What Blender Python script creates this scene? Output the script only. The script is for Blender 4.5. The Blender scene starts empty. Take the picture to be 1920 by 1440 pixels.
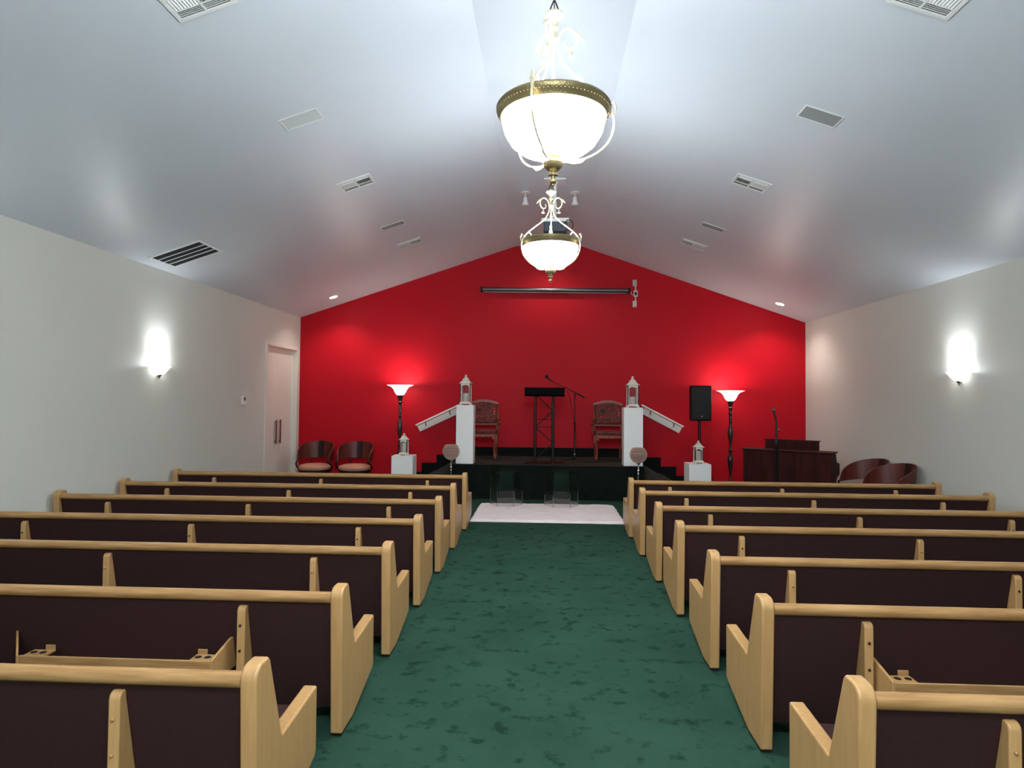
import bpy, bmesh, math, random
from mathutils import Vector, Matrix
PI = math.pi
random.seed(7)
S = bpy.context.scene
COL = S.collection

# ---------------------------------------------------------------- camera, world, exposure
yaw, pitch, roll = .051, .0262, .0085
fw = Vector((-math.sin(yaw)*math.cos(pitch), math.cos(yaw)*math.cos(pitch), math.sin(pitch)))
rt0 = Vector((math.cos(yaw), math.sin(yaw), 0)); up0 = rt0.cross(fw)
rt = math.cos(roll)*rt0 + math.sin(roll)*up0; up = -math.sin(roll)*rt0 + math.cos(roll)*up0
cd = bpy.data.cameras.new('camera'); cam = bpy.data.objects.new('camera', cd); COL.objects.link(cam)
cd.sensor_width = 36; cd.lens = 22.5; cd.clip_start = .05; cd.clip_end = 100
cam.matrix_world = Matrix(((rt.x, up.x, -fw.x, 0), (rt.y, up.y, -fw.y, 0), (rt.z, up.z, -fw.z, 1.8), (0, 0, 0, 1)))
S.camera = cam
w = bpy.data.worlds.new('world'); S.world = w; w.use_nodes = True
w.node_tree.nodes['Background'].inputs[0].default_value = (.6, .7, .8, 1)
w.node_tree.nodes['Background'].inputs[1].default_value = .0
S.view_settings.view_transform = 'Standard'; S.view_settings.look = 'None'
S.view_settings.gamma = 1; S.view_settings.use_curve_mapping = False
S.view_settings.exposure = 1.4
S.cycles.max_bounces = 8; S.cycles.diffuse_bounces = 4; S.cycles.transparent_max_bounces = 12

COOL = (.87, .94, 1.0); WARM = (1.0, .87, .78)
PENDANT_W = 33; REAR_W = 105; SCONCE_W = 4; SCONCE_UP = 13; FLAMP_W = 5; DOWN_W = 30; BOWL_E = 28.0
def lamp(name, kind, loc, power, color, size=.05, parent=None, rot=None, spot=None, blend=.6):
    l = bpy.data.lights.new(name, kind); l.energy = power; l.color = color
    if kind == 'AREA': l.size = size
    else: l.shadow_soft_size = size
    if kind == 'SPOT': l.spot_size = spot; l.spot_blend = blend
    o = bpy.data.objects.new(name, l); COL.objects.link(o); o.location = loc
    if rot: o.rotation_euler = rot
    if parent: o.parent = parent
    return o
# unseen lights added along the pendant row, over and behind camera, to brighten walls
lamp('rear_fill_light', 'POINT', (0, .3, 3.45), REAR_W, COOL, .25)
lamp('rear_fill_light', 'POINT', (0, -2.2, 3.45), REAR_W*.8, COOL, .25)

# ---------------------------------------------------------------- materials
def srgb(r, g, b):
    f = lambda c: (c/255/12.92) if c/255 <= .04045 else ((c/255+.055)/1.055)**2.4
    return (f(r), f(g), f(b), 1)
def mat(name, col, rough=.5, metal=0, spec=.5, emis=None, es=0, bump=None, var=None, coat=0):
    """col: main colour; var=(other colour, scale, (sx,sy,sz), lo, hi): noise mottling; bump=(scale,strength,(sx,sy,sz))"""
    m = bpy.data.materials.new(name); m.use_nodes = True
    nt = m.node_tree; N = nt.nodes; L = nt.links; b = N['Principled BSDF']
    b.inputs['Base Color'].default_value = col; b.inputs['Roughness'].default_value = rough
    b.inputs['Metallic'].default_value = metal; b.inputs['Specular IOR Level'].default_value = spec
    b.inputs['Coat Weight'].default_value = coat
    if emis: b.inputs['Emission Color'].default_value = emis; b.inputs['Emission Strength'].default_value = es
    if var or bump:
        tc = N.new('ShaderNodeTexCoord')
    if var:
        mp = N.new('ShaderNodeMapping'); mp.inputs['Scale'].default_value = var[2]
        L.new(tc.outputs['Object'], mp.inputs['Vector'])
        nz = N.new('ShaderNodeTexNoise'); nz.inputs['Scale'].default_value = var[1]; nz.inputs['Detail'].default_value = 5
        L.new(mp.outputs[0], nz.inputs['Vector'])
        r = N.new('ShaderNodeValToRGB'); r.color_ramp.elements[0].position = var[3]; r.color_ramp.elements[1].position = var[4]
        r.color_ramp.elements[0].color = var[0]; r.color_ramp.elements[1].color = col
        L.new(nz.outputs['Fac'], r.inputs['Fac']); L.new(r.outputs['Color'], b.inputs['Base Color'])
    if bump:
        mp = N.new('ShaderNodeMapping'); mp.inputs['Scale'].default_value = bump[2]
        L.new(tc.outputs['Object'], mp.inputs['Vector'])
        nz = N.new('ShaderNodeTexNoise'); nz.inputs['Scale'].default_value = bump[0]; nz.inputs['Detail'].default_value = 3
        L.new(mp.outputs[0], nz.inputs['Vector'])
        bp = N.new('ShaderNodeBump'); bp.inputs['Strength'].default_value = bump[1]; bp.inputs['Distance'].default_value = .01
        L.new(nz.outputs['Fac'], bp.inputs['Height']); L.new(bp.outputs[0], b.inputs['Normal'])
    return m
O1 = (1, 1, 1)
M = {}
M['wall'] = mat('wall_paint', srgb(214, 216, 206), .55, spec=.25, bump=(60, .05, O1))
M['ceil'] = mat('ceiling_paint', srgb(206, 214, 222), .38, spec=.4, bump=(2.2, .12, O1))
M['red'] = mat('red_paint', srgb(188, 17, 33), .5, spec=.14, bump=(60, .06, O1))
M['white'] = mat('white_gloss', srgb(232, 230, 224), .35)
M['ped'] = mat('white_laminate', srgb(246, 244, 242), .4)
M['wood'] = mat('light_oak', srgb(196, 154, 102), .34, var=(srgb(184, 141, 90), 2.5, (16, 16, 1.6), .3, .7), bump=(40, .04, (3, 3, .4)))
M['woodx'] = mat('light_oak_rail', srgb(186, 144, 94), .3, var=(srgb(160, 118, 72), 3, (1.2, 16, 16), .35, .62))
M['fabric'] = mat('plum_fabric', srgb(66, 45, 43), .95, spec=.06, var=(srgb(53, 35, 34), 260, O1, .3, .7), bump=(420, .25, O1))
M['dark'] = mat('black_foot', srgb(20, 20, 20), .6)
M['blackmetal'] = mat('black_metal', srgb(16, 14, 15), .45, metal=.2)
M['blackplastic'] = mat('black_plastic', srgb(14, 14, 15), .55, spec=.3, bump=(300, .15, O1))
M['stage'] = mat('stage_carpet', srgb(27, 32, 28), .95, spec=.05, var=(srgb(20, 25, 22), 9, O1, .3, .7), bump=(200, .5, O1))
_b = M['stage'].node_tree.nodes['Principled BSDF']; _b.inputs['Sheen Weight'].default_value = .15; _b.inputs['Sheen Roughness'].default_value = .25; _b.inputs['Sheen Tint'].default_value = srgb(190, 170, 150)
M['skirt'] = mat('black_skirting', srgb(17, 21, 21), .8, spec=.1)
M['brass'] = mat('antique_brass', srgb(128, 114, 80), .38, metal=.7, bump=(90, .3, O1))
M['ivory'] = mat('ivory_metal', srgb(206, 196, 168), .35, metal=.45)
M['chrome'] = mat('chrome', srgb(190, 188, 184), .2, metal=1)
M['turned'] = mat('dark_turned_wood', srgb(46, 28, 26), .32, coat=.3)
M['piano'] = mat('mahogany', srgb(70, 26, 25), .55, spec=.1, var=(srgb(46, 16, 17), 2.5, (6, 6, .8), .35, .65))
M['tub'] = mat('chair_mahogany', srgb(100, 42, 32), .42, var=(srgb(74, 29, 23), 3, (8, 8, 1), .3, .7), spec=.35)
M['tubd'] = mat('dark_inlay', srgb(36, 14, 14), .55, spec=.3)
M['peach'] = mat('peach_vinyl', srgb(200, 142, 116), .6)
M['throne'] = mat('cherry_wood', srgb(150, 74, 52), .35, var=(srgb(120, 52, 38), 6, (3, 3, 1), .3, .7))
M['lantern'] = mat('distressed_cream', srgb(228, 220, 204), .6, var=(srgb(196, 186, 168), 14, O1, .28, .45))
M['candle'] = mat('candle_wax', srgb(226, 220, 204), .5)
M['traymat'] = mat('matte_black', srgb(10, 9, 10), .8, spec=.1)
M['silver'] = mat('silver_case', srgb(112, 100, 100), .32, metal=.8)
M['slotdark'] = mat('duct_dark', srgb(20, 22, 26), .8)
M['ventwhite'] = mat('vent_enamel', srgb(222, 224, 222), .4)
M['grille'] = mat('grille_mesh', srgb(150, 158, 156), .6, bump=(500, .6, O1))
M['grillel'] = mat('grille_mesh_light', srgb(204, 210, 210), .6, bump=(500, .4, O1))
M['bead'] = mat('crystal_bead', srgb(220, 186, 170), .2, spec=.7, metal=.2)
M['rug'] = mat('white_fur', srgb(252, 242, 240), .95, spec=.1, var=(srgb(244, 228, 226), 5, (1, 3, 1), .3, .6), bump=(40, .8, (1, 2.5, 1)))
M['handle'] = mat('bronze_pull', srgb(110, 74, 62), .4, metal=.4)
M['doorw'] = mat('door_white', srgb(226, 222, 212), .4)
M['projgrey'] = mat('projector_grey', srgb(48, 54, 66), .4)
M['box'] = mat('outlet_cover', srgb(206, 198, 190), .45)
M['lens'] = mat('lens_glass', srgb(12, 12, 16), .08, spec=.8)
M['bulb'] = mat('lit_bulb', (1, 1, 1, 1), .5, emis=(1, .95, .88, 1), es=14)
M['bowl'] = mat('lit_alabaster', (1, 1, 1, 1), .4, emis=(.93, .97, 1, 1), es=BOWL_E)
M['bowlw'] = mat('lit_floor_shade', (1, 1, 1, 1), .4, emis=(1, .93, .88, 1), es=2.2)
M['sbowl'] = mat('lit_sconce_glass', (1, 1, 1, 1), .4, emis=(.97, .98, .95, 1), es=2.6)

# the opaque inner face of a bowl does not glow itself: only its bulb lights the ceiling
nt = M['bowl'].node_tree; g_ = nt.nodes.new('ShaderNodeNewGeometry'); mr = nt.nodes.new('ShaderNodeMapRange')
mr.inputs[3].default_value = BOWL_E; mr.inputs[4].default_value = BOWL_E*.08
nt.links.new(g_.outputs['Backfacing'], mr.inputs[0]); nt.links.new(mr.outputs[0], nt.nodes['Principled BSDF'].inputs['Emission Strength'])
M['deck_lit'] = mat('deck_carpet_lit', srgb(66, 62, 56), .95, spec=.08, var=(srgb(52, 50, 45), 9, O1, .3, .7), bump=(200, .5, O1))  # lighter copy of the stage carpet, overhead light put into its colour
M['liner'] = mat('globe_liner', srgb(128, 92, 80), .35)
def carpet():
    m = bpy.data.materials.new('green_carpet'); m.use_nodes = True
    nt = m.node_tree; N = nt.nodes; L = nt.links; b = N['Principled BSDF']
    b.inputs['Roughness'].default_value = .95; b.inputs['Specular IOR Level'].default_value = .02
    tc = N.new('ShaderNodeTexCoord')
    def noise(scale, det, lo, hi, sc=(1, 1, 1), rough=.5):
        mp = N.new('ShaderNodeMapping'); mp.inputs['Scale'].default_value = sc; L.new(tc.outputs['Object'], mp.inputs[0])
        n = N.new('ShaderNodeTexNoise'); n.inputs['Scale'].default_value = scale; n.inputs['Detail'].default_value = det
        n.inputs['Roughness'].default_value = rough
        L.new(mp.outputs[0], n.inputs['Vector'])
        r = N.new('ShaderNodeMapRange'); r.inputs[1].default_value = lo; r.inputs[2].default_value = hi
        L.new(n.outputs['Fac'], r.inputs[0]); return r.outputs[0], n.outputs['Fac']
    a, _ = noise(7.5, 5, .345, .45, (1, 1.1, 1), .6)      # pressed-pile foot marks
    bb, _ = noise(1.6, 3, .3, .7)
    c2, cf = noise(160, 2, .2, .8)
    m1 = N.new('ShaderNodeMixRGB'); m1.inputs[1].default_value = srgb(33, 58, 47); m1.inputs[2].default_value = srgb(50, 80, 66); L.new(a, m1.inputs[0])
    m2 = N.new('ShaderNodeMixRGB'); m2.blend_type = 'MULTIPLY'; m2.inputs[0].default_value = 1
    L.new(m1.outputs[0], m2.inputs[1])
    r = N.new('ShaderNodeMapRange'); r.inputs[3].default_value = .8; r.inputs[4].default_value = 1.05; L.new(bb, r.inputs[0]); L.new(r.outputs[0], m2.inputs[2])
    L.new(m2.outputs[0], b.inputs['Base Color'])
    bp = N.new('ShaderNodeBump'); bp.inputs['Strength'].default_value = .7; bp.inputs['Distance'].default_value = .01
    L.new(cf, bp.inputs['Height']); L.new(bp.outputs[0], b.inputs['Normal'])
    return m
M['carpet'] = carpet()
def floral():
    m = bpy.data.materials.new('floral_tapestry'); m.use_nodes = True
    nt = m.node_tree; N = nt.nodes; L = nt.links; b = N['Principled BSDF']; b.inputs['Roughness'].default_value = .85
    tc = N.new('ShaderNodeTexCoord')
    n = N.new('ShaderNodeTexNoise'); n.inputs['Scale'].default_value = 10; n.inputs['Detail'].default_value = 3; n.inputs['Distortion'].default_value = 1.2
    L.new(tc.outputs['Object'], n.inputs['Vector'])
    r = N.new('ShaderNodeValToRGB'); e = r.color_ramp.elements
    e[0].position = .3; e[0].color = srgb(60, 24, 26); e[1].position = .7; e[1].color = srgb(190, 70, 66)
    for p, c in ((.42, srgb(84, 40, 36)), (.5, srgb(126, 64, 50)), (.56, srgb(70, 26, 32)), (.63, srgb(140, 44, 50))):
        x = e.new(p); x.color = c
    L.new(n.outputs['Fac'], r.inputs[0]); L.new(r.outputs[0], b.inputs['Base Color']); return m
M['floral'] = floral()
def clear(name, tint, amount_ior=1.45, rough=.02):
    m = bpy.data.materials.new(name); m.use_nodes = True; nt = m.node_tree; N = nt.nodes; L = nt.links
    N.remove(N['Principled BSDF']); out = N['Material Output']
    t = N.new('ShaderNodeBsdfTransparent'); t.inputs[0].default_value = tint
    g = N.new('ShaderNodeBsdfGlossy'); g.inputs['Roughness'].default_value = rough
    f = N.new('ShaderNodeLayerWeight'); f.inputs[0].default_value = .5
    pw = N.new('ShaderNodeMath'); pw.operation = 'POWER'; pw.inputs[1].default_value = 3.5; L.new(f.outputs['Facing'], pw.inputs[0])
    ad = N.new('ShaderNodeMath'); ad.operation = 'MULTIPLY_ADD'; ad.inputs[1].default_value = .55; ad.inputs[2].default_value = .05 if amount_ior < 1.47 else .02
    L.new(pw.outputs[0], ad.inputs[0])
    mx = N.new('ShaderNodeMixShader'); L.new(ad.outputs[0], mx.inputs[0]); L.new(t.outputs[0], mx.inputs[1]); L.new(g.outputs[0], mx.inputs[2])
    L.new(mx.outputs[0], out.inputs[0]); return m
M['acrylic'] = clear('clear_acrylic', (.93, .94, .94, 1))
M['acredge'] = clear('acrylic_edge', (.75, .75, .75, 1)); M['acredge'].node_tree.nodes['Math.001'].inputs[2].default_value = .25
M['glass'] = clear('lantern_glass', (.93, .93, .95, 1), 1.5)

# ---------------------------------------------------------------- mesh helpers
class MB:
    def __init__(s): s.v = []; s.f = []
    def add(s, vs, fs):
        n = len(s.v); s.v += [tuple(v) for v in vs]; s.f += [tuple(i+n for i in f) for f in fs]; return s
    def box(s, x0, x1, y0, y1, z0, z1):
        return s.add([(x0,y0,z0),(x1,y0,z0),(x1,y1,z0),(x0,y1,z0),(x0,y0,z1),(x1,y0,z1),(x1,y1,z1),(x0,y1,z1)],
                     [(0,3,2,1),(4,5,6,7),(0,1,5,4),(1,2,6,5),(2,3,7,6),(3,0,4,7)])
    def prism(s, pts, a, b, axis='x'):
        """polygon pts extruded along axis from a to b. x: (y,z); y: (x,z); z: (x,y)"""
        def mk(p, t): return {'x': (t, p[0], p[1]), 'y': (p[0], t, p[1]), 'z': (p[0], p[1], t)}[axis]
        n = len(pts); vs = [mk(p, a) for p in pts] + [mk(p, b) for p in pts]
        fs = [tuple(range(n))[::-1], tuple(range(n, 2*n))] + [(i, (i+1) % n, n+(i+1) % n, n+i) for i in range(n)]
        return s.add(vs, fs)
    def lathe(s, prof, c=(0, 0, 0), seg=24, a0=0, a1=2*PI, cap=True):
        full = abs(a1-a0-2*PI) < 1e-6; k = seg if full else seg+1
        vs = []; fs = []
        for r, z in prof:
            for i in range(k):
                a = a0+(a1-a0)*i/seg; vs.append((c[0]+r*math.cos(a), c[1]+r*math.sin(a), c[2]+z))
        for j in range(len(prof)-1):
            for i in range(seg):
                i2 = (i+1) % k
                fs.append((j*k+i, j*k+i2, (j+1)*k+i2, (j+1)*k+i))
        if cap and full:
            if prof[0][0] > 1e-4: fs.append(tuple(range(k))[::-1])
            if prof[-1][0] > 1e-4: fs.append(tuple((len(prof)-1)*k+i for i in range(k)))
        return s.add(vs, fs)
    def tube(s, pts, r, seg=8, closed=False):
        pts = [Vector(p) for p in pts]; n = len(pts); rr = r if isinstance(r, (list, tuple)) else [r]*n
        vs = []; fs = []; prev = None
        for i, p in enumerate(pts):
            if closed: t = pts[(i+1) % n]-pts[i-1]
            else: t = pts[min(i+1, n-1)]-pts[max(i-1, 0)]
            t.normalize()
            if prev is None:
                a = Vector((0, 0, 1)) if abs(t.z) < .9 else Vector((1, 0, 0)); u = t.cross(a).normalized()
            else: u = (prev-t*prev.dot(t)).normalized()
            prev = u; v = t.cross(u)
            for k in range(seg):
                a = 2*PI*k/seg; vs.append(p+rr[i]*(math.cos(a)*u+math.sin(a)*v))
        for i in range(n if closed else n-1):
            j = (i+1) % n
            for k in range(seg): fs.append((i*seg+k, i*seg+(k+1) % seg, j*seg+(k+1) % seg, j*seg+k))
        if not closed: fs += [tuple(range(seg))[::-1], tuple((n-1)*seg+k for k in range(seg))]
        return s.add(vs, fs)
    def ball(s, c, r, seg=10, rings=6, sz=1):
        return s.lathe([(max(1e-5, r*math.sin(PI*i/rings)), -r*sz*math.cos(PI*i/rings)) for i in range(rings+1)], c, seg, cap=False)
    def bar(s, a, b, w, h):
        """box beam from a to b, w across, h high"""
        a = Vector(a); b = Vector(b); t = (b-a).normalized()
        u = t.cross(Vector((0, 0, 1))) if abs(t.z) < .99 else Vector((1, 0, 0)); u.normalize(); v = u.cross(t)
        vs = []
        for p in (a, b):
            for i, j in ((-1,-1),(1,-1),(1,1),(-1,1)): vs.append(p+u*w/2*i+v*h/2*j)
        return s.add(vs, [(0,1,2,3),(7,6,5,4),(0,4,5,1),(1,5,6,2),(2,6,7,3),(3,7,4,0)])
    def xf(s, m, start=0):
        s.v = s.v[:start]+[tuple(m @ Vector(v)) for v in s.v[start:]]; return s
    def build(s, name, material, parent=None, bevel=0, smooth=True, seg=2):
        me = bpy.data.meshes.new(name); me.from_pydata(s.v, [], s.f)
        bm = bmesh.new(); bm.from_mesh(me); bmesh.ops.recalc_face_normals(bm, faces=bm.faces); bm.to_mesh(me); bm.free()
        if smooth:
            me.shade_smooth(); me.set_sharp_from_angle(angle=math.radians(35))
        me.materials.append(M[material]); o = bpy.data.objects.new(name, me); COL.objects.link(o)
        if parent: o.parent = parent
        if bevel:
            b = o.modifiers.new('bevel', 'BEVEL'); b.width = bevel; b.segments = seg; b.limit_method = 'ANGLE'; b.angle_limit = math.radians(40)
        return o
def tag(o, label=None, cat=None, group=None, kind=None):
    if label: o['label'] = label
    if cat: o['category'] = cat
    if group: o['group'] = group
    if kind: o['kind'] = kind
    return o
def thing(name, loc, label, cat, group=None, rz=0):
    o = bpy.data.objects.new(name, None); COL.objects.link(o); o.location = loc; o.rotation_euler = (0, 0, rz)
    o.empty_display_size = .1
    return tag(o, label, cat, group)
def dup(root, loc, label, rz=None, group=None):
    def cp(o, par):
        c = o.copy(); COL.objects.link(c)
        if par: c.parent = par
        for ch in list(o.children): cp(ch, c)
        return c
    r = cp(root, None); r.location = loc; r['label'] = label
    if rz is not None: r.rotation_euler = (0, 0, rz)
    if group: r['group'] = group
    return r
def catmull(P, n=6):
    P = [Vector(p) for p in P]; out = []
    Q = [P[0]*2-P[1]]+P+[P[-1]*2-P[-2]]
    for i in range(1, len(Q)-2):
        a, b, c, d = Q[i-1:i+3]
        for k in range(n):
            t = k/n; out.append(.5*((2*b)+(c-a)*t+(2*a-5*b+4*c-d)*t*t+(3*b-a-3*c+d)*t**3))
    out.append(P[-1]); return out

# ---------------------------------------------------------------- the room
YW, YB, XL, XR = 13.6, -3.2, -5.3, 5.42
ZL, ZR, ZC, CL, CR = 3.57, 3.48, 5.11, -.625, .735
def struct(o): return tag(o, kind='structure')
struct(MB().box(XL-.2, XR+.2, YB-.2, YW+.2, -.1, 0).build('floor', 'carpet', smooth=False))
struct(MB().prism([(XL-.2, -.1), (XR+.2, -.1), (XR+.2, ZR-.03), (XR, ZR), (CR, ZC), (CL, ZC), (XL, ZL), (XL-.2, ZL-.03)], YW, YW+.15, 'y').build('wall_back', 'red', smooth=False))
struct(MB().prism([(XL-.2, -.1), (XR+.2, -.1), (XR+.2, ZR-.03), (XR, ZR), (CR, ZC), (CL, ZC), (XL, ZL), (XL-.2, ZL-.03)], YB-.15, YB, 'y').build('wall_front', 'wall', smooth=False))
DY0, DY1, DZ = 11.95, 13.42, 2.84
wl = MB().box(XL-.2, XL, YB, DY0, 0, ZL-.001).box(XL-.2, XL, DY0, DY1, DZ, ZL-.001).box(XL-.2, XL, DY1, YW, 0, ZL-.001)
struct(wl.build('wall_left', 'wall', smooth=False))
struct(MB().box(XR, XR+.2, YB, YW, 0, ZR-.001).build('wall_right', 'wall', smooth=False))
ce = MB().prism([(XL-.2, ZL-.066), (XL, ZL), (CL, ZC), (CR, ZC), (XR, ZR), (XR+.2, ZR-.07), (XR+.2, ZR+.1), (CR, ZC+.15), (CL, ZC+.15), (XL-.2, ZL+.1)], YB-.15, YW+.15, 'y')
struct(ce.build('ceiling', 'ceil', smooth=False))
# stepped black skirting behind the stage, low cove base elsewhere
sk = MB().prism([(XL, 0), (XL, .11), (-2.74, .11), (-2.74, .27), (-2.61, .27), (-2.61, .466), (-2.29, .466), (-2.29, .64), (-1.85, .64), (-1.85, .815),
    (1.9, .815), (1.9, .64), (2.44, .64), (2.44, .45), (2.76, .45), (2.76, .26), (2.95, .26), (2.95, .11), (XR, .11), (XR, 0)], YW-.025, YW, 'y')
struct(sk.build('baseboard_back', 'skirt', smooth=False))
struct(MB().box(XL, XL+.015, YB, DY0-.09, 0, .1).build('baseboard_left', 'wall'))
struct(MB().box(XR-.015, XR, YB, YW-.03, 0, .1).build('baseboard_right', 'wall'))
# door recess with a pair of tall white leaves
door = MB().box(XL-.13, XL-.09, DY0+.03, 12.655, .01, DZ-.03).box(XL-.13, XL-.09, 12.665, DY1-.03, .01, DZ-.03).build('door_1', 'doorw', bevel=.004)
struct(door)
for y in (12.56, 12.76):
    h = MB().box(XL-.06, XL-.045, y-.022, y+.022, .9, 1.38)
    for z in (.95, 1.33): h.box(XL-.092, XL-.058, y-.008, y+.008, z-.008, z+.008)
    h.build('door_handle', 'handle', door, bevel=.003)
tr = MB()
tr.box(XL-.19, XL+.02, DY0-.07, DY0+.01, 0, DZ+.07).box(XL-.19, XL+.02, DY1-.01, DY1+.07, 0, DZ+.07).box(XL-.19, XL+.02, DY0+.01, DY1-.01, DZ-.01, DZ+.07)
tr.box(XL-.2, XL-.08, DY0, DY0+.03, 0, DZ).box(XL-.2, XL-.08, DY1-.03, DY1, 0, DZ).box(XL-.2, XL-.08, DY0+.03, DY1-.03, DZ-.03, DZ)
struct(tr.build('trim_1', 'doorw', bevel=.004))

# ---------------------------------------------------------------- ceiling fittings
def slope_frame(side):
    """origin-free frame on a sloped ceiling: returns matrix builder; u = away from ridge, v = +Y, n = into the room"""
    if side < 0: a = Vector((CL, 0, ZC)); b = Vector((XL, 0, ZL))
    else: a = Vector((CR, 0, ZC)); b = Vector((XR, 0, ZR))
    u = (b-a).normalized(); v = Vector((0, 1, 0)); n = u.cross(v)
    if n.z > 0: n = -n
    def at(x, y):
        p = a+u*((x-a.x)/u.x); p.y = y; R = Matrix((u, v, n)).transposed().to_4x4(); return Matrix.Translation(p) @ R
    return at
SLP = {-1: slope_frame(-1), 1: slope_frame(1)}
def place(o, m): o.matrix_world = m; return o
def empty_m(name, m, label, cat, group=None):
    o = bpy.data.objects.new(name, None); COL.objects.link(o); o.matrix_world = m; o.empty_display_size = .1
    return tag(o, label, cat, group)
def frame_mb(a, b, w, t):
    """ring frame a x b (half sizes), border w, thickness t with a sloping outer lip"""
    m = MB()
    for s in (1, -1):
        m.prism([(-a, s*b), (a, s*b), (a-w, s*(b-w)), (-a+w, s*(b-w))], 0.0, t, 'z')
        m.prism([(s*a, -b), (s*a, b), (s*(a-w), b-w), (s*(a-w), -b+w)], 0.0, t, 'z')
    return m
REG = {}
def register(side, x, y, a, b, label, fine=False):
    m = SLP[side](x, y); t = empty_m('ceiling_register', m, label, 'air vent', 'multi-way supply registers in the sloped ceiling')
    frame_mb(a, b, .032, .012).build('frame', 'ventwhite', t, bevel=.003)
    MB().box(-a+.03, a-.03, -b+.03, b-.03, .0, .002).build('backing', 'slotdark', t)
    MB().box(-.008, .008, -b+.03, b-.03, .002, .013).box(-a+.03, a-.03, b*.36-.004, b*.36+.004, .002, .011).box(-a+.03, a-.03, -b*.42-.004, -b*.42+.004, .002, .011).build('divider', 'ventwhite', t)
    A = a-.036
    pieces = []
    n = 8
    for h in (-1, 1):
        for i in range(n):                                     # louvres thrown away from the centre bar
            u = h*(.02+(A-.03)*i/(n-1))
            pieces.append(('v', u, h))
    for h in (-1, 1):
        for k in range(4):
            pieces.append(('h1', b*.40+(b*.6-.05)*k/3, h)); pieces.append(('h2', -b*.46-(b*.54-.05)*k/3, h))
    def mk(kind, p, h):
        q = MB()
        if kind == 'v':
            q.add([(p+.007*h, -b*.40, .012), (p-.006*h, -b*.40, .003), (p-.006*h, b*.34, .003), (p+.007*h, b*.34, .012),
                   (p+.0058*h, -b*.40, .011), (p-.0072*h, -b*.40, .002), (p-.0072*h, b*.34, .002), (p+.0058*h, b*.34, .011)],
                  [(0,1,2,3),(7,6,5,4),(0,4,5,1),(1,5,6,2),(2,6,7,3),(3,7,4,0)])
        else:
            x0, x1 = (.012, A) if h > 0 else (-A, -.012)
            s = 1 if kind == 'h1' else -1
            q.add([(x0, p-.010*s, .012), (x0, p+.011*s, .003), (x1, p+.011*s, .003), (x1, p-.010*s, .012),
                   (x0, p-.0112*s, .011), (x0, p+.0098*s, .002), (x1, p+.0098*s, .002), (x1, p-.0112*s, .011)],
                  [(0,1,2,3),(7,6,5,4),(0,4,5,1),(1,5,6,2),(2,6,7,3),(3,7,4,0)])
        return q
    if fine:
        for pc in pieces: mk(*pc).build('slat', 'ventwhite', t, smooth=False)
    else:
        q = MB()
        for pc in pieces: e = mk(*pc); q.add(e.v, e.f)
        tag(q.build('slats', 'ventwhite', t, smooth=False), kind='stuff')
for s, x, y, lab, fine in ((-1, -2.39, 4.17, 'white ceiling register cut off by the top edge, left of the near pendant', True),
        (1, 2.52, 4.27, 'white ceiling register cut off by the top edge, right of the near pendant', True),
        (-1, -2.39, 7.89, 'white four-way register midway along the left ceiling slope', False),
        (1, 2.51, 7.92, 'white four-way register midway along the right ceiling slope', False),
        (-1, -2.36, 11.0, 'narrow-looking register on left slope nearest the red wall', False),
        (1, 2.51, 11.0, 'narrow-looking register on right slope nearest the red wall', False)):
    register(s, x, y, .215, .165, lab, fine)
def ceiling_speaker(side, x, y, a, b, label, mt):
    t = empty_m('ceiling_speaker', SLP[side](x, y), label, 'speaker', 'flush rectangular speakers in the sloped ceiling')
    frame_mb(a, b, .014, .008).build('frame', 'ventwhite', t, bevel=.002)
    MB().box(-a+.012, a-.012, -b+.012, b-.012, 0, .005).build('grille', mt, t)
ceiling_speaker(-1, -2.39, 6.06, .195, .115, 'pale flush speaker grille on left slope, nearest the near pendant', 'grillel')
ceiling_speaker(-1, -2.39, 9.84, .19, .09, 'narrow grey speaker grille on left slope beyond the middle register', 'grille')
ceiling_speaker(1, 2.55, 6.04, .185, .115, 'grey flush speaker grille on right slope, nearest the near pendant', 'grille')
ceiling_speaker(1, 2.55, 9.86, .18, .09, 'narrow grey speaker grille on right slope beyond the middle register', 'grille')
t = empty_m('return_grille', SLP[-1](-4.81, 8.3), 'large return-air grille with four dark slots low on left slope', 'air vent')
a, b = .365, .30
frame_mb(a, b, .035, .014).build('frame', 'ventwhite', t, bevel=.003)
MB().box(-a+.03, a-.03, -b+.03, b-.03, 0, .003).build('backing', 'slotdark', t)
for k in (-1, 0, 1): MB().box(-a+.03, a-.03, k*.128-.007, k*.128+.007, .003, .014).build('bar', 'ventwhite', t)
q = MB()
for k in range(40):
    v = -b+.045+k*(2*b-.09)/39; q.box(-a+.03, a-.03, v-.0025, v+.0015, .003, .007)
tag(q.build('fins', 'projgrey', t, smooth=False), kind='stuff')
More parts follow.
